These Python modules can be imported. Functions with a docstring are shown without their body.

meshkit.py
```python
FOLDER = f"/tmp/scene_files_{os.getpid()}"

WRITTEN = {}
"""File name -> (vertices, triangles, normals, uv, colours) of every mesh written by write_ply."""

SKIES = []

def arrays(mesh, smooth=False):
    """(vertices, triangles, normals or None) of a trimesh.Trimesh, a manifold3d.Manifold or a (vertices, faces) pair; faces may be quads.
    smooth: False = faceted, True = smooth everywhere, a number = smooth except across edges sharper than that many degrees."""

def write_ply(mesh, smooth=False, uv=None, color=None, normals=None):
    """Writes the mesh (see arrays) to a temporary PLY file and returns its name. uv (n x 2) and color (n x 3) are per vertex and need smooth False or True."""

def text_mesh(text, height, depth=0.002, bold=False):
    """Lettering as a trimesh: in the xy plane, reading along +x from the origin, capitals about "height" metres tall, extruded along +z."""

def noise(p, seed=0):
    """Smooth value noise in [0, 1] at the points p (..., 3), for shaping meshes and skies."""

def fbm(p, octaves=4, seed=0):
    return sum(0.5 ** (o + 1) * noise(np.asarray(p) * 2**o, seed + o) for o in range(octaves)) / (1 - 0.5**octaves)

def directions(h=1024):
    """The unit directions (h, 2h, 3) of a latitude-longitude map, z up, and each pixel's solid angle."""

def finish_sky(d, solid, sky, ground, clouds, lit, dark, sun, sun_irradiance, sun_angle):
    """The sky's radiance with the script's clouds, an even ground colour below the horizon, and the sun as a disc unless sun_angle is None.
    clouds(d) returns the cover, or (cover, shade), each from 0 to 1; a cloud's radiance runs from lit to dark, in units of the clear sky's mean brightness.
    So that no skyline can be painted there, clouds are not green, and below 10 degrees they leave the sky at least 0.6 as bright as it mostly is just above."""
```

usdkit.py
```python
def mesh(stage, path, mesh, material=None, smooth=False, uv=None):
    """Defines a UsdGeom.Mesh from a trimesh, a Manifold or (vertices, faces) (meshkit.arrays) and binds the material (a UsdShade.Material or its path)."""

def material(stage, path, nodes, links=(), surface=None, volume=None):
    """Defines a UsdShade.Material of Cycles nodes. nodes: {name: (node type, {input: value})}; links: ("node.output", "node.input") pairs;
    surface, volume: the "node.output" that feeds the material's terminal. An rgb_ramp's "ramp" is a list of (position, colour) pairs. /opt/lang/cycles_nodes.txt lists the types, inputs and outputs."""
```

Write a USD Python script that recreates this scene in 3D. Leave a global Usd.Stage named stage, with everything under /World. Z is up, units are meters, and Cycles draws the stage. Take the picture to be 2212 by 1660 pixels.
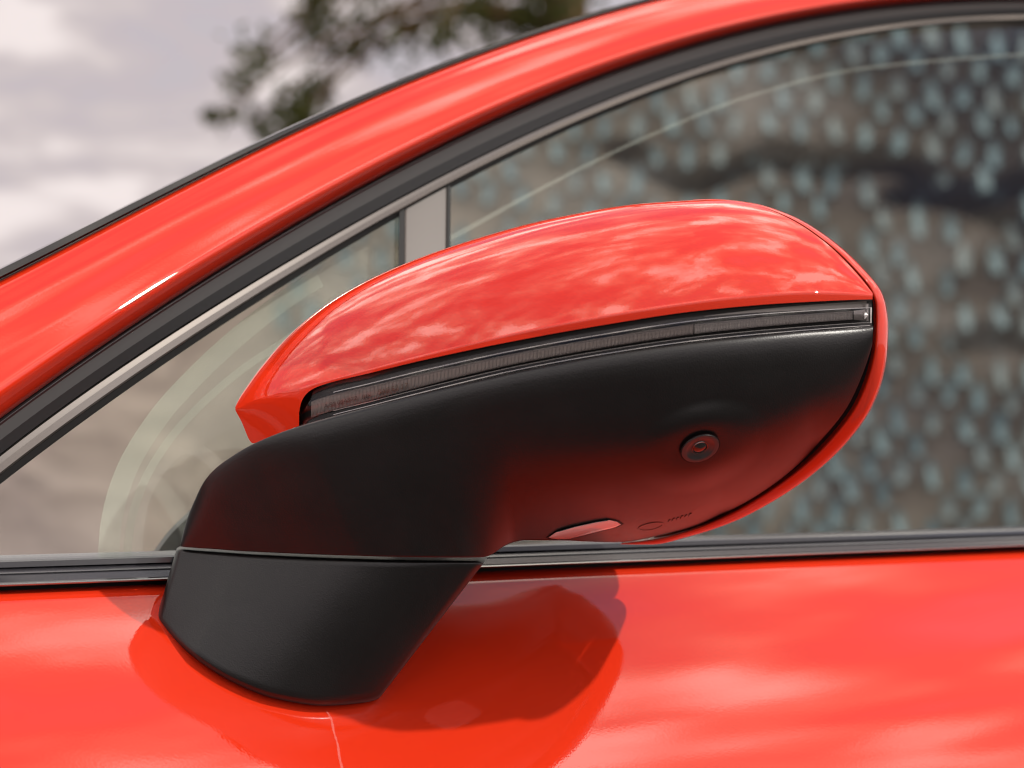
import math
import numpy as np
import trimesh
import usdkit
import meshkit
from pxr import Gf, Sdf, Usd, UsdGeom, UsdLux, UsdShade
from scipy.interpolate import LinearNDInterpolator, NearestNDInterpolator, PchipInterpolator

rng = np.random.default_rng(7)
stage = Usd.Stage.CreateInMemory()
UsdGeom.SetStageUpAxis(stage, UsdGeom.Tokens.z)
UsdGeom.SetStageMetersPerUnit(stage, 1.0)
UsdGeom.Xform.Define(stage, '/World')
UsdGeom.Scope.Define(stage, '/World/Looks')

# ------------------------------------------------------------------ camera
YAW, PITCH = math.radians(33.0), math.atan(170 / 5284.0)
EYE = np.array([-1.0, -1.04, 1.05])
FOCAL, APERTURE = 86.0, 36.0
EXPOSURE = 0.08
FWD = np.array([math.sin(YAW) * math.cos(PITCH), math.cos(YAW) * math.cos(PITCH), math.sin(PITCH)])
RIGHT = np.array([math.cos(YAW), -math.sin(YAW), 0.0])
UP = np.cross(RIGHT, FWD)
cam = UsdGeom.Camera.Define(stage, '/World/camera')
cam.CreateFocalLengthAttr(FOCAL)
cam.CreateHorizontalApertureAttr(APERTURE)
cam.CreateVerticalApertureAttr(APERTURE * 0.75)
cam.CreateFStopAttr(9.0)
cam.CreateFocusDistanceAttr(1.14)
cam.CreateExposureAttr(EXPOSURE)
cam.CreateClippingRangeAttr(Gf.Vec2f(0.05, 5000))
M = np.eye(4)
M[0, :3], M[1, :3], M[2, :3], M[3, :3] = RIGHT, UP, -FWD, EYE
cam.AddTransformOp().Set(Gf.Matrix4d(*M.ravel().tolist()))

# ------------------------------------------------------------------ sun and sky
SUN_AZ, SUN_EL = math.radians(138.0), math.radians(43.0)       # azimuth measured from +y towards +x
SUN = np.array([math.sin(SUN_AZ) * math.cos(SUN_EL), math.cos(SUN_AZ) * math.cos(SUN_EL), math.sin(SUN_EL)])
sun = UsdLux.DistantLight.Define(stage, '/World/sun')
sun.CreateIntensityAttr(0.62)
sun.CreateAngleAttr(0.9)
sun.CreateNormalizeAttr(True)
sun.CreateColorAttr(Gf.Vec3f(1.0, 0.94, 0.86))
zx = SUN / np.linalg.norm(SUN)
xx = np.cross([0, 0, 1.0], zx); xx /= np.linalg.norm(xx)
yx = np.cross(zx, xx)
S = np.eye(4); S[0, :3], S[1, :3], S[2, :3] = xx, yx, zx
sun.AddTransformOp().Set(Gf.Matrix4d(*S.ravel().tolist()))

mat = lambda name, nodes, links=(), surface='p.BSDF', volume=None: usdkit.material(stage, '/World/Looks/' + name, nodes, links, surface=surface, volume=volume)
sky_mat = mat('sky', {
    'tc': ('texture_coordinate', {}),
    'sep': ('separate_xyz', {}),
    'zc': ('math', {'math_type': 'add', 'value2': 0.22}),
    'zm': ('math', {'math_type': 'maximum', 'value2': 0.05}),
    'comb': ('combine_xyz', {}),
    'flat': ('vector_math', {'math_type': 'divide'}),
    'mp': ('mapping', {'location': (0.35, 1.9, 0.0)}),
    'n1': ('noise_texture', {'scale': 4.3, 'detail': 9.0, 'roughness': 0.56, 'distortion': 0.3}),
    'r1': ('rgb_ramp', {'ramp': [(0.33, (0, 0, 0)), (0.45, (1, 1, 1))]}),
    'r2': ('rgb_ramp', {'ramp': [(0.40, (2.2, 2.1, 2.9)), (0.47, (3.5, 3.15, 3.5)), (0.53, (6.6, 5.8, 5.1)), (0.62, (18.0, 16.4, 15.0))]}),
    'sky': ('sky_texture', {'sky_type': 'single_scattering', 'sun_disc': False, 'sun_elevation': SUN_EL, 'sun_rotation': SUN_AZ}),
    'mix': ('mix_color', {'blend_type': 'mix'}),
    'hz': ('map_range', {'from_min': 0.19, 'from_max': 0.55, 'to_min': 0.86, 'to_max': 0.0, 'clamp': True}),
    'hmix': ('mix_color', {'blend_type': 'mix', 'b': (3.75, 3.3, 3.4)}),
    'bg': ('background_shader', {'strength': 0.15}),
}, [('tc.generated', 'sep.vector'), ('sep.z', 'zc.value1'), ('zc.value', 'zm.value1'), ('zm.value', 'comb.x'), ('zm.value', 'comb.y'), ('zm.value', 'comb.z'),
    ('tc.generated', 'flat.vector1'), ('comb.vector', 'flat.vector2'), ('flat.vector', 'mp.vector'), ('mp.vector', 'n1.vector'),
    ('n1.fac', 'r1.fac'), ('n1.fac', 'r2.fac'), ('r1.color', 'mix.fac'), ('sky.color', 'mix.a'), ('r2.color', 'mix.b'), ('sep.z', 'hz.value'), ('hz.result', 'hmix.fac'), ('mix.result', 'hmix.a'), ('hmix.result', 'bg.color')],
    surface='bg.background')
dome = UsdLux.DomeLight.Define(stage, '/World/sky')
UsdShade.MaterialBindingAPI.Apply(dome.GetPrim()).Bind(sky_mat)
dome.GetPrim().SetCustomDataByKey('kind', 'structure')

# ------------------------------------------------------------------ materials
def principled(name, color, rough, **kw):
    return mat(name, {'p': ('principled_bsdf', {'base_color': color, 'roughness': rough, **kw})})

PAINT = mat('red_paint', {'tc': ('texture_coordinate', {}), 'n': ('noise_texture', {'scale': 900.0, 'detail': 1.0}),
    'b': ('bump', {'strength': 0.012, 'distance': 0.001}),
    'p': ('principled_bsdf', {'base_color': (0.74, 0.034, 0.009), 'roughness': 0.42, 'specular_ior_level': 0.0, 'coat_weight': 1.0, 'coat_roughness': 0.015, 'coat_ior': 1.8})},
    [('tc.object', 'n.vector'), ('n.fac', 'b.height'), ('b.normal', 'p.coat_normal')])
PLASTIC = mat('grained_black_plastic', {'tc': ('texture_coordinate', {}), 'n': ('noise_texture', {'scale': 1500.0, 'detail': 1.0, 'roughness': 0.5}),
    'b': ('bump', {'strength': 0.8, 'distance': 0.00009}), 'n2': ('noise_texture', {'scale': 40.0, 'detail': 3.0}),
    'r': ('map_range', {'from_min': 0.3, 'from_max': 0.7, 'to_min': 0.31, 'to_max': 0.36}),
    'p': ('principled_bsdf', {'base_color': (0.0032, 0.003, 0.003), 'roughness': 0.28, 'specular_ior_level': 0.68})},
    [('tc.object', 'n.vector'), ('n.fac', 'b.height'), ('b.normal', 'p.normal'), ('tc.object', 'n2.vector'), ('n2.fac', 'r.value'), ('r.result', 'p.roughness')])
RUBBER = principled('dark_rubber', (0.012, 0.012, 0.013), 0.5)
GLOSS_BLACK = principled('gloss_black_trim', (0.008, 0.008, 0.009), 0.12, coat_weight=0.5, coat_roughness=0.05)
TRIM = principled('satin_black_trim', (0.018, 0.018, 0.021), 0.24, coat_weight=0.5, coat_roughness=0.12)
MOULD = principled('dark_polished_moulding', (0.22, 0.20, 0.18), 0.13, metallic=0.85)
BRIGHT = principled('polished_trim', (0.5, 0.48, 0.45), 0.22, metallic=1.0)
POST = principled('grey_post', (0.082, 0.062, 0.052), 0.45)
DARK = principled('matt_black', (0.004, 0.004, 0.004), 0.7)

def pane(name, tint, gloss=0.02, haze=None, hazefac=0.0, ior=1.5):
    nodes = {'f': ('fresnel', {'IOR': ior}), 't': ('transparent_bsdf', {'color': tint}), 'g': ('glossy_bsdf', {'color': (1, 1, 1), 'roughness': gloss}), 'm': ('mix_closure', {})}
    links = [('f.fac', 'm.fac'), ('t.BSDF', 'm.closure1'), ('g.BSDF', 'm.closure2')]
    out = 'm.closure'
    if haze:
        nodes |= {'d': ('diffuse_bsdf', {'color': haze}), 'h': ('mix_closure', {'fac': hazefac})}
        links += [('m.closure', 'h.closure1'), ('d.BSDF', 'h.closure2')]
        out = 'h.closure'
    return mat(name, nodes, links, surface=out)

WINDOW = pane('window_glass', (0.90, 0.925, 0.885), ior=1.33)
INNER = pane('hazy_inner_layer', (0.94, 0.97, 0.93), haze=(0.74, 0.76, 0.73), hazefac=0.13, ior=1.15)
BAND = pane('pale_arc_edge', (0.95, 0.98, 0.95), haze=(0.72, 0.74, 0.70), hazefac=0.13, ior=1.15)
LENS = pane('clear_lens', (0.86, 0.85, 0.84), ior=1.4)

# ------------------------------------------------------------------ helpers
W2 = 2212.0
FPX = 1024 * FOCAL / APERTURE * (W2 / 1024)
CX, CY = W2 / 2, 830.0
names = {}

def unique(parent, name):
    k = (parent, name)
    n = names.get(k, 0)
    names[k] = n + 1
    return f'{parent}/{name}' + (f'_{n:03d}' if n else '')

def obj(name, mesh, m, parent='/World', smooth=35, label=None, cat=None, group=None, kind=None):
    path = unique(str(parent), name)
    p = usdkit.mesh(stage, path, mesh, m, smooth=smooth)
    return tag(p.GetPrim(), label, cat, group, kind)

def tag(p, label=None, cat=None, group=None, kind=None):
    for k, v in (('label', label), ('category', cat), ('group', group), ('kind', kind)):
        if v:
            p.SetCustomDataByKey(k, v)
    return p

def thing(name, label, cat, loc=(0, 0, 0), group=None):
    x = UsdGeom.Xform.Define(stage, unique('/World', name))
    x.AddTranslateOp().Set(Gf.Vec3d(*map(float, loc)))
    return tag(x.GetPrim(), label, cat, group)

def path(p):
    return str(p.GetPath())

def ray(u, v):
    u, v = np.asarray(u, float), np.asarray(v, float)
    return FWD + ((u - CX) / FPX)[..., None] * RIGHT - ((v - CY) / FPX)[..., None] * UP

def at(u, v, d):
    return EYE + ray(u, v) * np.asarray(d, float)[..., None]

def grid(P, closed=False):
    n, m = P.shape[:2]
    i, j = np.meshgrid(np.arange(n - 1), np.arange(m if closed else m - 1), indexing='ij')
    k = (j + 1) % m
    q = np.stack([i * m + j, i * m + k, (i + 1) * m + k, (i + 1) * m + j], -1).reshape(-1, 4)
    f = np.vstack([q[:, [0, 1, 2]], q[:, [0, 2, 3]]])
    return trimesh.Trimesh(P.reshape(-1, 3), f, process=False)

def join(*ms):
    return trimesh.util.concatenate([m if isinstance(m, trimesh.Trimesh) else trimesh.Trimesh(*m, process=False) for m in ms])

def curve(pts):
    a = np.array(pts, float)
    return PchipInterpolator(a[:, 0], a[:, 1], extrapolate=True)

def poly(pts, n):
    """n points along a smooth line through pts (any columns), even in arc length of the first two."""
    a = np.array(pts, float)
    s = np.r_[0, np.cumsum(np.linalg.norm(np.diff(a[:, :2], axis=0), axis=1))]
    return PchipInterpolator(s, a)(np.linspace(0, s[-1], n))

def sweep(pts, deg=5):
    a = np.array(pts, float)
    c = np.polyfit((a[:, 0] - 1100) / 1400, a[:, 1], deg)
    def line(u):
        u = np.asarray(u, float)
        k = np.clip(u, a[0, 0], a[-1, 0])
        x = (k - 1100) / 1400
        return np.polyval(c, x) + np.polyval(np.polyder(c), x) / 1400 * (u - k)
    return line

# side of the car: the plane y = side(z), leaning in above the waist and bulging out below it
BELT = 1.0
def side(z):
    h = z - BELT
    return np.where(h >= 0, 0.45 * h + 0.25 * h * h, 0.35 * h + 0.096 * (np.exp(np.minimum(h, 0) / 0.12) - 1))

def on_side(u, v, off=0.0):
    d = ray(u, v)
    lo, hi = np.full(d.shape[:-1], 0.5), np.full(d.shape[:-1], 6.0)
    off = np.broadcast_to(off, lo.shape)
    for _ in range(50):
        t = (lo + hi) / 2
        p = EYE + d * t[..., None]
        over = p[..., 1] - side(p[..., 2]) + off > 0
        hi, lo = np.where(over, t, hi), np.where(over, lo, t)
    return EYE + d * ((lo + hi) / 2)[..., None]

def strip(A, B, us, profile):
    """A band between two picture lines on the car's side; profile: (how far from A to B, how far it stands out)."""
    a, b = A(us), B(us)
    sill = np.where(us < -60, BELT_TOP(us) + 4, 1e9) if A is not BELT_TOP else 1e9
    a, b = np.minimum(a, sill), np.minimum(b, sill)
    return grid(np.stack([on_side(us, a + (b - a) * t, o) for t, o in profile], 1))

# ------------------------------------------------------------------ ground
obj('ground', (np.array([[-300, -300, 0], [300, -300, 0], [300, 300, 0], [-300, 300, 0.0]]), np.array([[0, 1, 2, 3]])),
    mat('ground', {'g': ('geometry', {}), 'n': ('noise_texture', {'scale': 6.0, 'detail': 6.0}),
        'r': ('rgb_ramp', {'ramp': [(0.3, (0.028, 0.026, 0.025)), (0.7, (0.05, 0.046, 0.043))]}), 'p': ('principled_bsdf', {'roughness': 0.85})},
        [('g.position', 'n.vector'), ('n.fac', 'r.fac'), ('r.color', 'p.base_color')]), smooth=False, kind='structure')

# ------------------------------------------------------------------ building behind the car
H = np.array([math.sin(YAW), math.cos(YAW), 0.0])
BD = 11.0
BPX = BD / FPX
def wall_xyz(u, v, out=0.0):
    """A point of the facade plane: along it, up it, and out of it towards the street."""
    e = EYE[2] + (1000 - np.asarray(v, float)) * BPX
    return np.stack([EYE[0] + H[0] * (BD - out) + RIGHT[0] * (u - CX) * BPX, EYE[1] + H[1] * (BD - out) + RIGHT[1] * (u - CX) * BPX, e], -1)

TOP = curve([(-700, 950), (0, 800), (300, 640), (600, 400), (850, 300), (1100, 180), (1400, 60), (1800, -120), (2900, -500)])
nu, nv = 300, 280
uu = np.linspace(-700, 2900, nu)
tt = np.linspace(0, 1, nv)
U, T = np.meshgrid(uu, tt, indexing='ij')
vb = 1000 + EYE[2] / BPX
V = TOP(U) + (vb - TOP(U)) * T
rel = meshkit.fbm(np.stack([U / 260, V / 170, U * 0 + 3.3], -1), 4, 5) - 0.5
def ledge(line, start, deep):
    e = V - line
    on = np.clip((U - start) / 120, 0, 1)
    return on * (deep * np.clip(1 + e / 70, 0, 1) * (e < 0) - 0.9 * np.exp(-((e - 18) / 19) ** 2))
L1 = ledge(330 + 26 * np.sin(U / 105) + 16 * np.sin(U / 47 + 1) + 0.06 * (U - 1500), 1300, 0.045)
L2 = ledge(415 + 30 * np.sin(U / 90 + 1) + 0.12 * (U - 1900), 1900, 0.04) + ledge(720 + 14 * np.sin(U / 60), 2030, 0.03)
OUT = 0.12 * rel + L1 + L2
Pw = wall_xyz(U.ravel(), V.ravel(), OUT.ravel()).reshape(nu, nv, 3)
back = Pw + H * 1.2
building = thing('building', 'tall stone facade with rows of pale blue tiles seen through the car windows', 'building', (0, 0, 0))
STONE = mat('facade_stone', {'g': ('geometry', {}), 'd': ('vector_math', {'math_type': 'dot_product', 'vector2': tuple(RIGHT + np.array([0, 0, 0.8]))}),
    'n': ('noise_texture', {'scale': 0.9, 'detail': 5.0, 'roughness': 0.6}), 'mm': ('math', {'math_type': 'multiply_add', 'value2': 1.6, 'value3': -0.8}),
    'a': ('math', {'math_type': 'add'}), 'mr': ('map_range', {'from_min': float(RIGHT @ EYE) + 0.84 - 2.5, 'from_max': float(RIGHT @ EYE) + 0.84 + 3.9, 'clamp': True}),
    'r': ('rgb_ramp', {'ramp': [(0.0, (0.44, 0.355, 0.33)), (0.40, (0.68, 0.58, 0.46)), (0.55, (0.47, 0.41, 0.33)), (0.68, (0.30, 0.255, 0.21)), (0.83, (0.15, 0.122, 0.10)), (1.0, (0.022, 0.018, 0.016))]}),  # stone tone set by position: palest left of middle, darkest upper right
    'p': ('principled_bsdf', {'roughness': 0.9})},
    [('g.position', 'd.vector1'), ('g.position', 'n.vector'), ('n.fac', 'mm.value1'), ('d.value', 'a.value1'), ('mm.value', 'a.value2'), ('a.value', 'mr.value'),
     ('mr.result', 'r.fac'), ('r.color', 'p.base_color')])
rim_loop = np.concatenate([np.stack([Pw[:, 0], back[:, 0]], 1)], 0)
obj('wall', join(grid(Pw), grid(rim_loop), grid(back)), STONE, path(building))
TILES = [principled(f'glazed_tile_{k}', c, 0.55) for k, c in zip(('pale', 'blue', 'grey'), ((0.17, 0.255, 0.275), (0.13, 0.21, 0.235), (0.17, 0.22, 0.225)))]
outf = LinearNDInterpolator(np.stack([U.ravel(), V.ravel()], 1), OUT.ravel())
spots, rest = [], []
for r in range(22):
    for c in range(-6, 36):
        u = 1030 + c * 70 + (35 if r % 2 else 0) + rng.normal(0, 4)
        v = 40 + r * 59 + 16 * math.sin(c * 0.5) + (c - 8) * 5 + rng.normal(0, 4)
        keep = rng.random() < 0.92
        behind = u < 1760 and 540 < v < 1060
        if keep and TOP(u) + 60 < v < 1330:
            (spots if not behind and 1010 < u < 2330 and v < 1220 else rest).append((u, v))
def tile(u, v):
    o = float(outf(u, v)) + 0.03
    w, h, lean = rng.uniform(10, 14), rng.uniform(27, 38), rng.uniform(-10, 6)
    q = np.array([(0, -h), (w, -h * 0.2), (w * .7 + lean, h), (-w * .7 + lean, h), (-w, -h * 0.2)])
    front = wall_xyz(u + q[:, 0], v + q[:, 1], np.array([o + .01, o + .05, o + .085, o + .085, o + .05]))
    rear = wall_xyz(u + q[:, 0] * 1.1, v + q[:, 1] * 1.1, np.full(5, o - 0.06))
    ff = [(0, 1, 2), (0, 2, 3), (0, 3, 4)] + [t for i in range(5) for t in ((i, i + 5, (i + 1) % 5), ((i + 1) % 5, i + 5, (i + 1) % 5 + 5))]
    return trimesh.Trimesh(np.vstack([front, rear]), ff, process=False)
for k, (u, v) in enumerate(spots[:300]):
    obj('tile', tile(u, v), TILES[k % 3], path(building), smooth=False)
obj('tile_field', join(*[tile(u, v) for u, v in spots[300:] + rest]), TILES[1], path(building), smooth=False, kind='stuff')

# ------------------------------------------------------------------ tree
TD = 13.5
TS = TD / 8.5
TPX = TD / FPX
def tree_xyz(u, v, d=0.0):
    return np.stack([EYE[0] + H[0] * (TD + d) + RIGHT[0] * (u - CX) * TPX, EYE[1] + H[1] * (TD + d) + RIGHT[1] * (u - CX) * TPX, EYE[2] + (1000 - v) * TPX], -1)
tree_base = tree_xyz(np.array(1225.0), np.array(0.0)); tree_base[2] = 0
tree = thing('tree', 'leafy olive green tree with drooping branches out of focus above the car roof', 'tree', tree_base)
BARK = principled('bark', (0.16, 0.095, 0.04), 0.9)
LEAF = mat('leaf', {'o': ('geometry', {}), 'r': ('rgb_ramp', {'ramp': [(0, (0.07, 0.078, 0.016)), (0.6, (0.14, 0.145, 0.034)), (1, (0.25, 0.235, 0.07))]}),
    'd': ('principled_bsdf', {'roughness': 0.5}), 't': ('translucent_bsdf', {}), 'm': ('mix_closure', {'fac': 0.45})},
    [('o.random_per_island', 'r.fac'), ('r.color', 'd.base_color'), ('r.color', 't.color'), ('d.BSDF', 'm.closure1'), ('t.BSDF', 'm.closure2')], surface='m.closure')
def tube(pts, radii, sides=8):
    p = np.asarray(pts, float)
    t = np.gradient(p, axis=0); t /= np.linalg.norm(t, axis=1, keepdims=True)
    a = np.cross(t, [0.31, 0.9, 0.3]); a /= np.linalg.norm(a, axis=1, keepdims=True)
    b = np.cross(t, a)
    ang = np.arange(sides) * 2 * np.pi / sides
    return grid(p[:, None] + np.asarray(radii)[:, None, None] * (np.cos(ang)[None, :, None] * a[:, None] + np.sin(ang)[None, :, None] * b[:, None]), closed=True)
zz = np.linspace(0, 4.6 * TS, 14)
trunk_line = np.stack([0.05 * np.sin(zz * 1.3), 0.05 * np.cos(zz), zz], 1)
limbs = [tube(trunk_line, np.linspace(0.13 * TS, 0.05 * TS, 14))]
clusters = [(505, 150, 40, 60), (560, 128, 45, 60), (610, 205, 60, 130), (665, 190, 55, 110), (650, 255, 45, 90), (475, 262, 30, 45), (530, 240, 30, 26), (600, 275, 50, 80), (560, 92, 25, 22),
            (700, 50, 55, 110), (690, 5, 50, 90), (790, 25, 60, 90), (830, 70, 45, 50), (900, 40, 60, 80), (960, 90, 50, 45), (1010, 30, 60, 110), (1080, 10, 70, 150), (1150, 25, 70, 150), (1210, 40, 50, 100), (760, 110, 30, 18), (620, 20, 30, 18)]
for k in range(60):
    clusters.append((rng.uniform(560, 2000), rng.uniform(-900, -60), rng.uniform(60, 110), 70))
lv, lf = [], []
for (u, v, s, n) in clusters:
    tip = tree_xyz(np.array(float(u)), np.array(float(v)), rng.uniform(-0.5, 0.5)) - tree_base
    root = np.array([0, 0, min(4.5 * TS, max(1.9 * TS, tip[2] + 0.5))])
    ss = np.linspace(0, 1, 7)[:, None]
    limbs.append(tube(root + (tip - root) * ss + np.array([0, 0, 0.35]) * np.sin(ss * np.pi), np.linspace(0.022 * TS, 0.005 * TS, 7), 5))
    for _ in range(int(n * 0.68)):
        c = tip + rng.normal(0, s * TPX * 0.55, 3)
        L, wd = rng.uniform(0.028, 0.05) * TS, rng.uniform(0.010, 0.018) * TS
        a = rng.normal(size=3); a[2] -= 0.8; a /= np.linalg.norm(a)
        b = np.cross(a, rng.normal(size=3)); b /= np.linalg.norm(b)
        n0 = len(lv) * 4
        lv.append([c - a * L * .5, c + b * wd, c + a * L, c - b * wd])
        lf += [(n0, n0 + 1, n0 + 2), (n0, n0 + 2, n0 + 3)]
obj('trunk', join(*limbs), BARK, path(tree))
obj('crown', trimesh.Trimesh(np.array(lv).reshape(-1, 3), lf, process=False), LEAF, path(tree), smooth=False, kind='stuff')

# ------------------------------------------------------------------ the car
car = thing('sports_car', 'glossy orange red sports car with black window trim and one door mirror in view', 'car')
CAR = path(car)
us = np.r_[np.linspace(-900, -270, 30), np.linspace(-260, 2500, 200), np.linspace(2520, 4000, 50)]
OUTER = sweep([(-260, 700), (0, 582), (300, 422), (586, 300), (850, 172), (1106, 82), (1300, 22), (1500, -30), (1800, -85), (2212, -130), (2500, -150)])
OUTER_LOW = sweep([(-260, 722), (0, 606), (300, 446), (586, 311), (850, 187), (1106, 91), (1300, 30), (1500, -22), (1800, -77), (2212, -122), (2500, -142)])
PIL_LOW = sweep([(-260, 1110), (0, 905), (120, 820), (300, 697), (500, 557), (700, 450), (850, 365), (1106, 242), (1300, 165), (1406, 135), (1606, 60), (1856, 15), (2212, 6), (2500, 10)])
SEAL_MID = sweep([(-260, 1210), (0, 985), (216, 825), (500, 635), (800, 465), (1106, 304), (1300, 225), (1600, 118), (1856, 58), (2212, 35), (2500, 30)])
SEAL_IN = sweep([(-260, 1262), (0, 1052), (296, 830), (500, 680), (860, 470), (974, 410), (1106, 339), (1250, 270), (1406, 220), (1605, 130), (1756, 91), (1957, 63), (2212, 54), (2500, 60)])
BELT_TOP = sweep(deg=2, pts=[(-260, 1212), (0, 1207), (370, 1197), (900, 1186), (1456, 1160), (1700, 1154), (2212, 1140), (2500, 1134)])
BELT_LOW = sweep(deg=2, pts=[(-260, 1283), (0, 1273), (345, 1262), (1045, 1236), (1106, 1230), (1600, 1206), (2212, 1183), (2500, 1175)])

obj('windscreen_trim', strip(OUTER, OUTER_LOW, us, [(0.3, -0.05), (0.02, -0.012), (0, -0.006), (0.15, 0.003), (0.8, 0.003), (1.0, -0.004)]), GLOSS_BLACK, CAR)
prof = [(0.0, -0.012), (0.015, -0.002), (0.05, 0.0025), (0.12, 0.0045), (0.25, 0.0080), (0.42, 0.0105), (0.58, 0.0118), (0.70, 0.0122), (0.76, 0.0124), (0.80, 0.0122), (0.835, 0.0108), (0.87, 0.0080), (0.92, 0.003), (0.97, -0.003), (1.0, -0.010)]
tq = np.linspace(0, 1, 60)
pf = PchipInterpolator(*np.array(prof).T)
obj('roof_pillar', strip(OUTER_LOW, PIL_LOW, us, [(t, float(pf(t))) for t in tq]), PAINT, CAR, smooth=True)
frame = obj('window_frame', strip(PIL_LOW, SEAL_MID, us, [(-0.03, -0.016), (0.0, -0.014), (0.10, -0.013), (0.14, -0.003), (0.2, -0.001), (0.6, 0.0005), (0.97, -0.003), (1.0, -0.006)]), RUBBER, CAR, smooth=False)
obj('frame_moulding', strip(SEAL_MID, SEAL_IN, us, [(-0.02, -0.008), (0.0, -0.006), (0.06, -0.0040), (0.3, -0.0044), (0.6, -0.0050), (0.68, -0.0060), (0.72, -0.010)]), MOULD, path(frame), smooth=False)
obj('inner_seal', strip(SEAL_MID, SEAL_IN, us, [(0.66, -0.0075), (0.74, -0.008), (0.95, -0.010), (1.0, -0.014)]), DARK, path(frame), smooth=25)

def window(u0, u1, off, n=60):
    x = np.linspace(u0, u1, n)
    return strip(lambda u: SEAL_IN(u) - 12, lambda u: BELT_TOP(u) + 16, x, [(t, off) for t in np.linspace(0, 1, 24)])
obj('quarter_window', window(-150, 866, -0.011), WINDOW, CAR, smooth=True)
side_window = obj('side_window', window(970, 3900, -0.011, 160), WINDOW, CAR, smooth=True)
# upright post between the two panes
def upright(a0, a1, b0, b1, v0, v1, off, thick=0.004):
    vs = np.linspace(v0, v1, 16)
    l, r = np.interp(vs, [v0, v1], [a0, b0]), np.interp(vs, [v0, v1], [a1, b1])
    cols = [(l, off - thick), (l, off), (l + (r - l) * .06, off + .0008), (r - (r - l) * .06, off + .0008), (r, off), (r, off - thick)]
    return grid(np.stack([on_side(x, vs, o) for x, o in cols], 1))
post = obj('window_post', upright(874, 972, 866, 962, 395, 1195, -0.0095), POST, CAR)
obj('post_seal', upright(862, 875, 852, 868, 452, 1195, -0.0085), DARK, path(post))
obj('post_seal', upright(966, 974, 958, 966, 402, 1195, -0.0085), DARK, path(post))

# pale arc behind the door glass: a hazy layer with paler edge bands
ARC_O = [(212, 1206), (215, 1150), (224, 1095), (250, 1014), (325, 889), (390, 815), (500, 712), (600, 634), (680, 584)]
ARC_I = [(266, 1206), (274, 1130), (300, 1045), (345, 965), (393, 905), (521, 790), (600, 738), (700, 668), (810, 600), (1000, 494), (1171, 402), (1386, 297), (1630, 201), (1856, 146), (2212, 115), (2480, 102)]
ao, ai = poly(ARC_O, 120), poly(ARC_I, 160)
EDGE = np.concatenate([ao, np.stack([np.linspace(700, 864, 30), SEAL_IN(np.linspace(700, 864, 30)) - 4], 1)])
ARC_OFF = -0.03
inner = obj('pale_arc_layer', grid(np.stack([on_side(EDGE[:, 0] + (864 - EDGE[:, 0]) * t * t, EDGE[:, 1] + (1215 - EDGE[:, 1]) * t, ARC_OFF) for t in np.linspace(0, 1, 14)], 1)), INNER, CAR, smooth=True)
def band(line, width, off):
    t = np.gradient(line, axis=0); t /= np.linalg.norm(t, axis=1, keepdims=True)
    n = np.stack([-t[:, 1], t[:, 0]], 1)
    n *= np.sign(n[:, 1:2])
    return grid(np.stack([on_side(line[:, 0] + n[:, 0] * width * f, line[:, 1] + n[:, 1] * width * f, off) for f in (0, 0.5, 1)], 1))
obj('arc_edge', band(ao, np.linspace(46, 40, 120), ARC_OFF + 0.001), BAND, path(inner), smooth=True)
obj('arc_edge', band(ai, np.interp(np.arange(160), [0, 40, 80, 159], [18, 16, 8, 6]), ARC_OFF + 0.001), BAND, path(inner), smooth=True)
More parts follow.
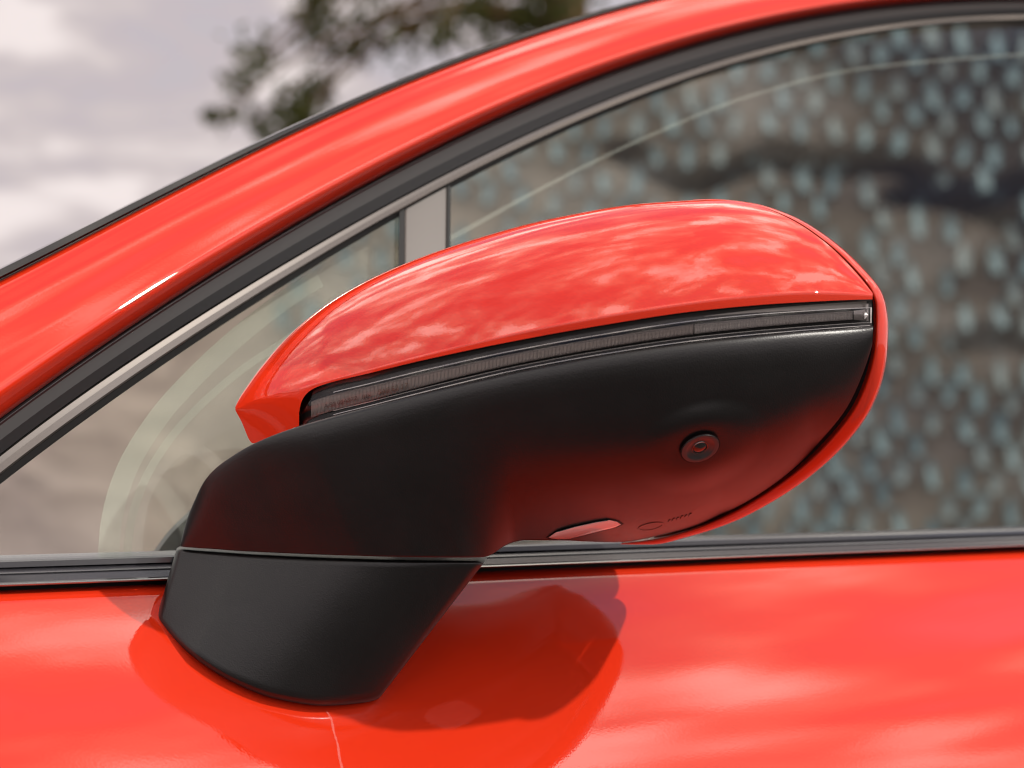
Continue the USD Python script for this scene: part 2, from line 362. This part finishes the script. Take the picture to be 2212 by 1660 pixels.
# rounded dark dashboard end behind the lower corner of the glass
dd = poly([(322, 1215), (340, 1185), (366, 1150), (398, 1118), (440, 1085), (520, 1060), (640, 1050)], 40)
obj('dashboard', join(*[grid(np.stack([at(dd[:, 0] + a, dd[:, 1] + b, np.full(40, d)) for a, b, d in ((0, 0, 1.30), (-3, -1, 1.302), (2, 6, 1.292), (10, 60, 1.29), (10, 200, 1.29))], 1))]),
    principled('dashboard', (0.010, 0.011, 0.014), 0.35), CAR)

belt_prof = [(-0.1, -0.014), (0.0, -0.006), (0.06, -0.002), (0.12, 0.0000), (0.30, 0.0010), (0.34, -0.0004), (0.38, 0.0012), (0.50, 0.0050), (0.53, 0.0046), (0.56, 0.0054), (0.78, 0.0088), (0.82, 0.0084)]
belt = obj('waist_trim', strip(BELT_TOP, BELT_LOW, us, belt_prof), TRIM, CAR, smooth=False)
obj('trim_bead', strip(BELT_TOP, BELT_LOW, us, [(0.80, 0.0080), (0.82, 0.0092), (0.86, 0.0098), (0.90, 0.0090), (0.915, 0.006)]), BRIGHT, path(belt), smooth=60)
obj('trim_gap', strip(BELT_TOP, BELT_LOW, us, [(0.90, 0.0065), (0.92, -0.002), (1.04, -0.004)]), DARK, path(belt), smooth=12)

# door skin: starts just below the trim and falls away outwards
xs = np.linspace(-1.5, 3.2, 240)
zt = lambda X: 0.0
hs = np.r_[-0.0, -0.0008, -0.002, -0.0035, np.linspace(-0.006, -0.62, 70)]
lowline = on_side(us, BELT_LOW(us), 0.0)
zl = np.interp(xs, lowline[:, 0], lowline[:, 2])
Pd = np.zeros((len(xs), len(hs), 3))
lipo = np.array([0.020, 0.003, 0.0012, 0.0003] + [0] * 70)
for i, X in enumerate(xs):
    z = zl[i] + hs
    Pd[i, :, 0], Pd[i, :, 1], Pd[i, :, 2] = X, side(z) + lipo - 0.003, z
door = obj('door', grid(Pd), PAINT, CAR, smooth=True)
dr = poly([(706, 1538), (716, 1556), (721, 1580), (730, 1612), (733, 1634), (741, 1665)], 60)
wob = 1.5 + 1.6 * meshkit.noise(np.stack([np.arange(60) * .45, np.zeros(60), np.zeros(60)], -1), 4)
obj('dried_drip', grid(np.stack([on_side(dr[:, 0] + s * wob, dr[:, 1], 0.0034) for s in (-1, 1)], 1)),
    mat('chalky_drip', {'d': ('diffuse_bsdf', {'color': (0.8, 0.5, 0.45)}), 't': ('transparent_bsdf', {}), 'm': ('mix_closure', {'fac': 0.15})}, [('t.BSDF', 'm.closure1'), ('d.BSDF', 'm.closure2')], surface='m.closure'), path(door))

# ------------------------------------------------------------------ the door mirror
MPX = 1.13 / FPX                                               # metres to one unit of the picture at the mirror
SHIFT = -0.040
plan_r, plan_u = 0.217, 1290.0
def plan(u):
    """Depth of the mirror's forward face along its length: a long convex bow, nearest the viewer near its tip."""
    x = (np.asarray(u, float) - plan_u) * MPX
    return 1.105 + SHIFT + plan_r - np.sqrt(plan_r ** 2 - np.clip(x, -0.2, 0.2) ** 2)

T_ = curve([(508, 880), (516, 862), (530, 840), (560, 798), (640, 710), (740, 636), (860, 576), (1000, 525), (1200, 471), (1400, 439), (1540, 432), (1620, 441), (1700, 470), (1780, 522), (1850, 590), (1885, 634)])
K_ = curve([(508, 882), (560, 862), (650, 837), (800, 797), (1000, 745), (1200, 700), (1400, 665), (1606, 638), (1750, 629), (1885, 636)])
L_ = curve([(646, 892), (650, 872), (658, 856), (672, 843), (691, 834), (800, 806), (907, 780), (1106, 738), (1300, 703), (1506, 672), (1700, 655), (1886, 647)])
M_ = curve([(646, 921), (660, 916), (816, 875), (1020, 824), (1106, 804), (1300, 768), (1506, 738), (1700, 719), (1886, 705)])
FACET = curve([(508, 886), (520, 908), (546, 958), (600, 938), (647, 920)])

def arc(h, t0, t1):
    """Depth gained over the height h (m) by a round section turning from tilt t0 to t1 (degrees, up is positive)."""
    a, b = np.radians(t0), np.radians(t1)
    r = h / np.maximum(np.abs(np.sin(a) - np.sin(b)), 1e-6)
    return r * np.abs(np.cos(a) - np.cos(b))

uc = 508 + (1885 - 508) * (1 - np.cos(np.linspace(0, np.pi, 160))) / 2
thT = np.interp(uc, [508, 1500, 1640, 1885], [87, 87, 78, 52])
thK = np.interp(uc, [508, 700, 1500, 1750, 1885], [34, 28, 26, 31, 31])
hc = np.maximum(K_(uc) - T_(uc), 0.5) * MPX
rows = []
d_k = plan(uc)
for f in np.linspace(0, 1, 40):
    th = thT + (thK - thT) * f
    r = hc / np.maximum(np.sin(np.radians(thT)) - np.sin(np.radians(thK)), 1e-6)
    drop = r * (np.sin(np.radians(thT)) - np.sin(np.radians(th)))
    dep = d_k + r * (np.cos(np.radians(thK)) - np.cos(np.radians(th)))
    rows.append(at(uc, T_(uc) + drop / MPX, dep))
cap_top = np.stack(rows, 1)
limb_depth = d_k + arc(hc, thT, thK)
limb_f = lambda u: np.interp(u, uc, limb_depth)
mirror = None
# lower shell first: it carries the others
pairs = [((392, 1166), (390, 1181)), ((404, 1122), (408, 1183)), ((421, 1080), (436, 1185)), ((440, 1042), (468, 1187)), ((466, 1012), (505, 1190)), ((500, 987), (560, 1193)), ((546, 960), (625, 1196)), ((600, 937), (700, 1199)), ((650, 920), (765, 1201)), ((720, 900), (830, 1203)),
         ((800, 879), (905, 1204)), ((900, 853), (990, 1205)), ((970, 836), (1045, 1204)), ((1005, 828), (1066, 1196)), ((1040, 820), (1088, 1181)), ((1075, 812), (1112, 1171)), ((1110, 804), (1140, 1167)), ((1200, 786), (1215, 1168)), ((1320, 764), (1330, 1172)),
         ((1440, 747), (1470, 1146)), ((1530, 736), (1560, 1112)), ((1600, 729), (1640, 1068)), ((1680, 721), (1712, 1015)), ((1750, 715), (1775, 950)), ((1810, 711), (1830, 880)), ((1850, 708), (1862, 812)), ((1886, 705), (1884, 745))]
pa = np.array([p[0] + p[1] for p in pairs], float)
pd = poly(pa, 150)
mu, mv, bu, bv = pd.T
base = plan(np.maximum(mu, 1000)) + np.maximum(1000 - mu, 0) * MPX * 0.06
root_add = 0.036 * (1 - np.sqrt(np.clip(1 - ((720 - np.minimum(mu, 720)) / 335) ** 2, 0, 1)))
root_in = 0.0
h = np.hypot(bu - mu, bv - mv) * MPX
a0 = np.interp(mu, [390, 600, 900, 1200, 1886], [6, 10, 16, 18, 18])
a1 = np.interp(bu, [390, 700, 1000, 1060, 1110, 1330, 1560, 1760, 1884], [9, 14, 32, 52, 78, 86, 82, 66, 40])
LEDGE = 0.0055
from scipy.ndimage import gaussian_filter1d
root_line = gaussian_filter1d(base + root_add + root_in, 5, mode='nearest')
rows, drows = [], []
tv = np.r_[0.0, 0.004, 0.012, 0.022, 0.035, 0.05, 0.065, 0.08, np.linspace(0.1, 1, 100)]
tf = np.linspace(0, 1, 400)
deep = np.interp(bu, [390, 900, 1000, 1060, 1110, 1215, 1330, 1560, 1760, 1884], [0, 0.02, 0.14, 0.38, 0.66, 0.85, 1.0, 1.0, 0.8, 0.25])
shape_f, shape_t = [0, 0.12, 0.30, 0.46, 0.62, 0.78, 0.92, 1.0], [15, 17, 22, 34, 52, 68, 78, 85]
flat_t = np.interp(mu, [390, 650, 1000, 1886], [5, 9, 15, 15])
tilt = np.radians(flat_t[:, None] * (1 - deep[:, None]) + 12 * tf[None] * (1 - deep[:, None]) + deep[:, None] * np.interp(tf, shape_f, shape_t)[None])
tn = np.tan(tilt)
alongf = np.broadcast_to(tf, (150, 400))
depf = np.concatenate([np.zeros((150, 1)), np.cumsum((tn[:, 1:] + tn[:, :-1]) / 2, 1)], 1) / 399 * h[:, None]
cam_u, cam_v = 1511.0, 965.0
R = 42 * MPX
CAM_AX = RIGHT * math.cos(math.radians(20)) + UP * math.sin(math.radians(20))
led = np.interp(mu, [546, 660], [0.4, 1.0])
sec = []
for t in tv:
    along = np.array([np.interp(t, tf, alongf[i]) for i in range(150)])
    dep = root_line + np.array([np.interp(t, tf, depf[i]) for i in range(150)])
    sa = np.clip(along * h / 0.015, 0, 1)
    dep = dep - LEDGE * led * np.sqrt(np.clip(1 - (1 - sa) ** 2, 0, 1)) + 0.002 * led
    sec.append(np.stack([mu + (bu - mu) * along, mv + (bv - mv) * along, dep], -1))
G0 = np.stack(sec, 1)
cam_d = float(NearestNDInterpolator(G0.reshape(-1, 3)[:, :2], G0.reshape(-1, 3)[:, 2])(cam_u, cam_v)) - 0.0011
# the camera sits on a small flat that looks down and out, blended into the shell
mdir = np.array([math.sin(math.radians(20)), -math.cos(math.radians(20))])
for q in sec:
    du, dv = (q[:, 0] - cam_u) * MPX, -(q[:, 1] - cam_v) * MPX
    along_minor = du * mdir[0] + dv * mdir[1]
    along_major = du * mdir[1] * -1 + dv * mdir[0]
    flat = cam_d + along_minor * math.tan(math.radians(48))
    rad = np.hypot(along_major, along_minor / 0.62) / R
    w = np.clip((3.7 - rad) / (3.7 - 1.25), 0, 1)
    w = w * w * (3 - 2 * w)
    q[:, 2] = q[:, 2] + (flat - q[:, 2]) * w
    rows.append(at(q[:, 0], q[:, 1], q[:, 2])); drows.append(q)
G = np.stack(drows, 1).reshape(-1, 3)
lin, near = LinearNDInterpolator(G[:, :2], G[:, 2]), NearestNDInterpolator(G[:, :2], G[:, 2])
def shell_depth(u, v):
    d = lin(u, v)
    return np.where(np.isnan(d), near(u, v), d)
lower = np.stack(rows, 1)
fold = lower[:, -1:] + FWD * 0.012 + UP * 0.004
lower = np.concatenate([lower, lower[:, -1:] + FWD * 0.003 + UP * 0.0002, fold], 1)
mirror = obj('side_mirror', grid(lower), PLASTIC, CAR, smooth=True, label='black grained lower shell of the door mirror')
MIR = path(mirror)

# painted cap: upper skin, soft crease, lip, folded edge
lipu = np.maximum(uc, 646)
low = np.where(uc < 647, FACET(uc), L_(lipu))
# left facet and lip are two grids that share the crease
def lip_grid(x, lowf, tilt):
    k = K_(x)
    hh = np.maximum(lowf(x) - k, 0.5)
    d0 = plan(x)
    P = []
    for f in (0.0, 0.03, 0.07, 0.13, 0.22, 0.4, 0.6, 0.8, 0.95, 1.0):
        soft = 0.0009 * np.exp(-f / 0.10)
        P.append(at(x, k + hh * f, d0 + hh * f * MPX * math.tan(math.radians(tilt)) - 0.0009 + soft))
    P.append(at(x, k + hh * 1.0, d0 + hh * MPX * math.tan(math.radians(tilt)) + 0.006))
    return np.stack(P, 1)
xl = np.linspace(508.5, 646, 40)
xr = np.r_[np.linspace(646, 700, 24), np.linspace(706, 1885, 110)]
cap = obj('mirror_cap', join(grid(cap_top), grid(lip_grid(xl, FACET, 9)), grid(lip_grid(xr, L_, 7))), PAINT, MIR, smooth=38, label='glossy red painted cap of the door mirror')

# turn signal: dark channel, ribbed light guide, reflector, clear cover
def lamp(x, f0, f1, d, n=6, tilt=7):
    xc = np.maximum(x, 648)
    a, b = L_(xc), M_(xc)
    return grid(np.stack([at(x, a + (b - a) * f, plan(x) + (a - K_(x)) * MPX * math.tan(math.radians(tilt)) + d + 0.0005 * np.sin(f * 9)) for f in np.linspace(f0, f1, n)], 1))
xa = np.r_[np.linspace(649, 700, 14), np.linspace(710, 1884, 100)]
obj('signal_housing', lamp(np.r_[620, 635, xa], -0.12, 1.10, 0.0065), DARK, MIR)
GUIDE = mat('light_guide', {'p': ('principled_bsdf', {'base_color': (0.40, 0.35, 0.33), 'roughness': 0.3, 'coat_weight': 0.6, 'coat_roughness': 0.08})})
def guide(u0, u1, n, material):
    xg = np.linspace(u0, u1, n)
    a, b = L_(xg), M_(xg)
    g0 = np.interp(xg, [672, 760, 1000, 1500, 1868], [0.36, 0.36, 0.40, 0.42, 0.40])
    g1 = np.interp(xg, [672, 760, 1000, 1500, 1868], [0.88, 0.84, 0.78, 0.76, 0.72])
    rib = 0.00035 * (0.5 + 0.5 * np.sin(np.arange(n) * np.pi / 3.0))
    obj('light_guide', grid(np.stack([at(xg, a + (b - a) * (g0 + (g1 - g0) * t), plan(xg) + 0.004 + o + rib * w) for t, o, w in ((0, .002, 0), (.04, 0, 0), (.10, -.0004, .3), (.2, 0, 1), (.5, .0004, 1), (.9, .0002, 1), (.96, -.0002, .2), (1, .002, 0))], 1)), material, MIR, smooth=20)
guide(672, 1498, 620, GUIDE)
guide(1500, 1842, 330, principled('sunlit_light_guide', (0.47, 0.435, 0.42), 0.24, coat_weight=0.7))  # same guide, right half paler: sun brightness put into its colour
obj('smoky_liner', lamp(np.linspace(676, 1872, 120), 0.06, 0.36, 0.0048, 4), principled('smoky_liner', (0.035, 0.031, 0.031), 0.25), MIR)
obj('reflector', lamp(np.linspace(1520, 1872, 50), np.linspace(0.2, 0.06, 50), np.linspace(0.21, 0.33, 50), 0.0042, 4), principled('lamp_reflector', (0.42, 0.40, 0.37), 0.3, metallic=0.6), MIR)
TIP = principled('lamp_tip', (0.85, 0.82, 0.80), 0.18, coat_weight=1.0)
obj('reflector', lamp(np.linspace(1844, 1870, 8), np.linspace(0.40, 0.36, 8), np.linspace(0.72, 0.78, 8), 0.0030, 4), principled('lamp_tip_grey', (0.50, 0.47, 0.46), 0.2, metallic=0.5), MIR)
obj('lamp_rib', lamp(np.linspace(1872, 1876, 3), 0.16, 0.80, 0.0024, 6), TIP, MIR)
obj('lamp_rib', lamp(np.linspace(1880, 1883, 3), 0.30, 0.88, 0.0026, 6), TIP, MIR)
dq = np.array([(1868, 672), (1876, 681), (1868, 690), (1860, 681)], float)
obj('lamp_prism', trimesh.Trimesh(np.vstack([at(dq[:, 0], dq[:, 1], np.full(4, float(plan(1868)) + 0.0022)), at(np.array([1868.0]), np.array([681.0]), np.array([float(plan(1868)) + 0.0012]))]), [(0, 1, 4), (1, 2, 4), (2, 3, 4), (3, 0, 4)], process=False), TIP, MIR, smooth=False)
cover = obj('turn_signal_lens', lamp(xa, -0.02, 1.03, 0.0018, 14), LENS, MIR, smooth=True)
# fine beads moulded along the cover
for f, w_ in ((0.30, 0.022), (0.84, 0.02), (0.955, 0.02)):
    xq = np.linspace(720, 1880, 120)
    obj('lens_bead', lamp(xq, f, f + w_, 0.0012, 3), principled(f'bead_{int(f*100)}', (0.45, 0.43, 0.42), 0.15, metallic=0.7), MIR)

# moulded lettering inside the lamp's dark end
def letters(text, u0, v0, slope, hpx, material, depth, parent, name, bold=False, surf=None):
    m = meshkit.text_mesh(text, hpx, 2.0, bold)
    x, y = m.vertices[:, 0], m.vertices[:, 1]
    c, s = math.cos(slope), math.sin(slope)
    u, v = u0 + x * c + y * s * 0.2, v0 - x * s - y * c
    d = (surf(u, v) if surf else plan(u)) + depth + (m.vertices[:, 2] > 1) * -0.0003
    return obj(name, trimesh.Trimesh(at(u, v, d), m.faces, process=False), material, parent, smooth=False)
INK = principled('moulded_marks', (0.13, 0.055, 0.05), 0.5)
letters('A E1 014372', 700, 882, math.radians(14.5), 8.5, INK, 0.0034, MIR, 'moulded_marks')
letters('(((>', 781, 862, math.radians(14.0), 8, INK, 0.0034, MIR, 'moulded_marks')
letters('SAE E2 17', 815, 853, math.radians(13.5), 10, principled('moulded_marks_pale', (0.24, 0.14, 0.10), 0.5), 0.0034, MIR, 'moulded_marks')

# red rim round the mirror glass: outer edge O, inner edge E
E = poly([(1480, 436), (1540, 434), (1620, 443), (1700, 471), (1780, 523), (1850, 590), (1880, 630), (1890, 660), (1891, 700), (1888, 750), (1878, 800), (1850, 872), (1800, 940), (1735, 1004), (1650, 1066), (1560, 1116), (1470, 1150), (1400, 1166), (1345, 1173)], 140)
O = poly([(1480, 434), (1540, 430), (1622, 438), (1706, 464), (1792, 515), (1868, 584), (1905, 632), (1914, 660), (1919, 704), (1917, 760), (1908, 815), (1884, 880), (1836, 950), (1766, 1018), (1674, 1082), (1578, 1131), (1482, 1162), (1410, 1177), (1340, 1176)], 140)
sE = np.linspace(0, 1, 140)
dE = np.where(sE < 0.36, limb_f(np.minimum(E[:, 0], 1884)), 0)
dl = shell_depth(np.minimum(E[:, 0], 1885), E[:, 1])
k0 = np.searchsorted(E[:, 1] * (np.arange(140) > 40), 640)
dE = np.where(E[:, 1] < 640, limb_f(np.minimum(E[:, 0], 1884)), np.where(E[:, 1] < 720, plan(1885) + 0.004, dl))
dE = gaussian_filter1d(dE, 5, mode='nearest')
rimrows = []
for t, dz in ((-0.25, 0.014), (0.0, 0.0075), (0.06, 0.0048), (0.16, 0.0035), (0.35, 0.0038), (0.55, 0.0045), (0.8, 0.0068), (0.93, 0.0100), (1.0, 0.016), (0.97, 0.024), (0.6, 0.030)):
    q = E + (O - E) * t
    taper = np.clip((1 - sE) / 0.10, 0.12, 1) * np.clip(sE / 0.06, 0.2, 1)
    dz = 0.004 + (dz - 0.004) * taper
    rimrows.append(at(q[:, 0], q[:, 1], dE + dz))
rim = obj('mirror_rim', grid(np.stack(rimrows, 1)), PAINT, MIR, smooth=True)
# dark joint between shell and rim
obj('rim_gap', grid(np.stack([at(E[:, 0] - (O - E)[:, 0] * f, E[:, 1] - (O - E)[:, 1] * f, dE + dz) for f, dz in ((0.5, 0.0120), (-0.16, 0.0105))] + [at(E[:, 0] - 12 * np.clip((1891 - E[:, 0]) / 40, 0, 1) * (E[:, 1] < 800) - 6, E[:, 1] - 16 * (E[:, 1] > 800), dE + 0.016)], 1)), DARK, MIR)
# reflecting glass on the far side, closing the shell
sq = np.linspace(0, 1, 90)
tu_ = 700 + (1884 - 700) * sq
bi = np.searchsorted(pd[:, 2], 560) + (149 - np.searchsorted(pd[:, 2], 560)) * sq
bp = np.stack([np.interp(bi, np.arange(150), pd[:, k]) for k in (2, 3)], 1)
bd = np.interp(bi, np.arange(150), drows[-1][:, 2])
def back_skin(s0, s1, off, sink, f0=0.0, f1=1.0):
    k = (sq >= s0) & (sq <= s1)
    top_, bot_ = at(tu_[k], T_(tu_[k]) + 8, np.interp(tu_[k], uc, limb_depth) + off), at(bp[k, 0], bp[k, 1] - 8, bd[k] + off)
    rows_ = []
    for f in np.linspace(f0, f1, 16):
        uu_, vv_ = tu_[k] + (bp[k, 0] - tu_[k]) * f, T_(tu_[k]) + 8 + (bp[k, 1] - 8 - T_(tu_[k]) - 8) * f
        dd_ = (np.interp(tu_[k], uc, limb_depth) * (1 - f) + bd[k] * f) + off
        room = np.maximum((on_side(uu_, vv_, 0.0) - EYE) @ FWD - 0.045 + off - dd_, 0.0)
        rows_.append(at(uu_, vv_, dd_ + np.minimum(room, 0.075) * math.sin(math.pi * f) ** 0.5 + sink))
    return grid(np.stack(rows_, 1))
obj('back_shell', back_skin(0, 1, 0.008, 0.0), PLASTIC, MIR, smooth=True)
obj('mirror_glass', back_skin(0.62, 0.97, 0.012, 0.0, 0.12, 0.62), principled('mirror_silver', (0.8, 0.8, 0.8), 0.05, metallic=1.0), MIR, smooth=True)

# camera in the underside
cd = float(shell_depth(cam_u, cam_v))
def disc(m, name, prof, n=48, smooth=40):
    """Round part lying on the camera's tilted flat."""
    ax = CAM_AX
    minor = RIGHT * mdir[0] + UP * mdir[1]
    ay = minor * math.cos(math.radians(48)) + FWD * math.sin(math.radians(48))
    nrm = np.cross(ax, ay)
    nrm *= -np.sign(nrm @ FWD)
    c = at(np.array(cam_u), np.array(cam_v), np.array(cd))
    ang = np.linspace(0, 2 * np.pi, n, endpoint=False)
    return obj(name, grid(np.stack([c + nrm * (d * 0.4 + 0.0012) + r * (np.cos(ang)[:, None] * ax + np.sin(ang)[:, None] * ay) for r, d in prof], 0), closed=True), m, MIR, smooth=smooth)
disc(DARK, 'camera_joint', [(R * 1.03, -0.0002), (R * 0.96, -0.0004)])
ring = disc(principled('camera_bezel', (0.03, 0.026, 0.026), 0.32, specular_ior_level=0.9), 'camera_bezel', [(R * .975, -0.001), (R * .965, 0.0006), (R * .93, 0.0009), (R * .76, 0.0009), (R * .73, 0.0004), (R * .55, -0.0012), (R * .42, -0.0014), (R * .40, -0.001), (R * .37, -0.001), (R * .36, -0.003)])
disc(principled('camera_lens', (0.012, 0.010, 0.008), 0.03, coat_weight=1.0), 'camera_lens', [(R * .37, -0.0024), (R * .34, -0.0012), (R * .26, -0.0004), (R * .14, 0.0002), (0.00001, 0.0004)], smooth=True)
disc(principled('lens_ring', (0.28, 0.25, 0.24), 0.2, metallic=1.0), 'lens_ring', [(R * .425, -0.0012), (R * .41, -0.0006), (R * .385, -0.0007), (R * .38, -0.0014)])

# smooth insert and moulded marks near the lower edge
ins = np.array([(1184, 1161), (1200, 1150), (1240, 1138), (1290, 1127), (1318, 1123), (1334, 1127), (1343, 1133), (1330, 1140), (1290, 1150), (1250, 1160), (1230, 1165), (1205, 1166), (1190, 1164)], float)
ic = ins.mean(0)
def insert(scale, off):
    q = ic + (ins - ic) * scale
    return at(q[:, 0], q[:, 1], shell_depth(q[:, 0], q[:, 1]) + off)
obj('insert_joint', grid(np.stack([insert(1.06, -0.0004), insert(1.03, -0.0009), insert(0.6, -0.0009)], 0), closed=True), DARK, MIR)
obj('lamp_insert', grid(np.stack([insert(0.99, -0.0008), insert(0.97, -0.0022), insert(0.88, -0.0036), insert(0.7, -0.0048), insert(0.4, -0.0056), insert(0.01, -0.0058)], 0), closed=True),
    principled('satin_insert', (0.80, 0.74, 0.72), 0.2, coat_weight=1.0, coat_roughness=0.08), MIR, smooth=60)
MARK = PLASTIC
ang = np.linspace(0, 2 * np.pi, 40, endpoint=False)
def oval(k, off):
    u, v = 1406 + 29 * k * np.cos(ang), 1138 + 8 * k * np.sin(ang) - 0.18 * 29 * k * np.cos(ang)
    return at(u, v, shell_depth(u, v) + off)
obj('moulded_oval', grid(np.stack([oval(1.0, 0.0), oval(0.97, -0.0010), oval(0.84, -0.0010), oval(0.82, 0.0)], 0), closed=True), MARK, MIR)
for k in range(6):
    u0, v0 = 1446 + k * 9.0, 1127 - k * 2.6
    q = np.array([(-3.6, 2.5), (-0.5, -3.0), (3.0, -3.8), (0.2, 2.0)]) * (1.0 if k % 2 else 0.8)
    top_ = at(u0 + q[:, 0], v0 + q[:, 1], shell_depth(u0 + q[:, 0], v0 + q[:, 1]) - 0.0018)
    bot_ = at(u0 + q[:, 0] * 1.2, v0 + q[:, 1] * 1.2, shell_depth(u0 + q[:, 0], v0 + q[:, 1]) + 0.0004)
    obj('moulded_mark', join(grid(np.stack([bot_, top_], 0), closed=True), trimesh.Trimesh(top_, [(0, 1, 2), (0, 2, 3)], process=False)), MARK, MIR, smooth=False)

# foot of the mirror on the door
tp = poly([(378, 1190), (390, 1185), (420, 1187), (700, 1203), (900, 1209), (1030, 1211), (1046, 1216)], 90)
bt = poly([(337, 1330), (346, 1344), (400, 1404), (500, 1473), (600, 1511), (700, 1525), (780, 1519), (815, 1511), (825, 1503)], 90)
doorpt = float((on_side(np.array(337.0), np.array(1330.0)) - EYE) @ FWD)
dt = gaussian_filter1d(shell_depth(np.clip(tp[:, 0], 396, 1040), tp[:, 1] - 14) + 0.004, 4, mode='nearest')

db = (on_side(bt[:, 0], bt[:, 1]) - EYE) @ FWD - np.interp(bt[:, 0], [337, 420, 825], [0.003, 0.009, 0.010])
F_ = []
for t, dz in ((-0.03, 0.03), (0.0, 0.006), (0.004, 0.003), (0.012, 0.001), (0.03, 0.0), *[(x, 0) for x in np.linspace(0.06, 0.96, 24)], (0.985, 0.001), (1.0, 0.004)):
    q = tp + (bt - tp) * t
    F_.append(at(q[:, 0], q[:, 1], dt + (db - dt) * t + dz))
front = np.stack(F_, 0)
edge_dz = np.zeros(90); edge_dz[-1], edge_dz[-2], edge_dz[0], edge_dz[1] = 0.003, 0.0008, 0.004, 0.001
front = front + edge_dz[None, :, None] * FWD
loop = np.concatenate([front[1, :], front[2:, -1], front[-1, ::-1][1:], front[2:-1, 0][::-1]])
lc = loop.mean(0)
behind = np.stack([loop, lc + (loop - lc) * 0.97 + FWD * 0.02, lc + (loop - lc) * 0.85 + FWD * 0.16], 0)
foot = obj('mirror_foot', join(grid(front), grid(behind, closed=True)), PLASTIC, CAR, smooth=50)
# pivot that joins head and foot
pv = np.linspace(0, 2 * np.pi, 32, endpoint=False)
pc = at(np.array(700.0), np.array(1200.0), np.array(1.19))
obj('pivot', grid(np.stack([pc + np.array([0, 0, z]) + 0.022 * (np.cos(pv)[:, None] * RIGHT + np.sin(pv)[:, None] * H) for z in (-0.012, 0.008)], 0), closed=True), DARK, path(foot))
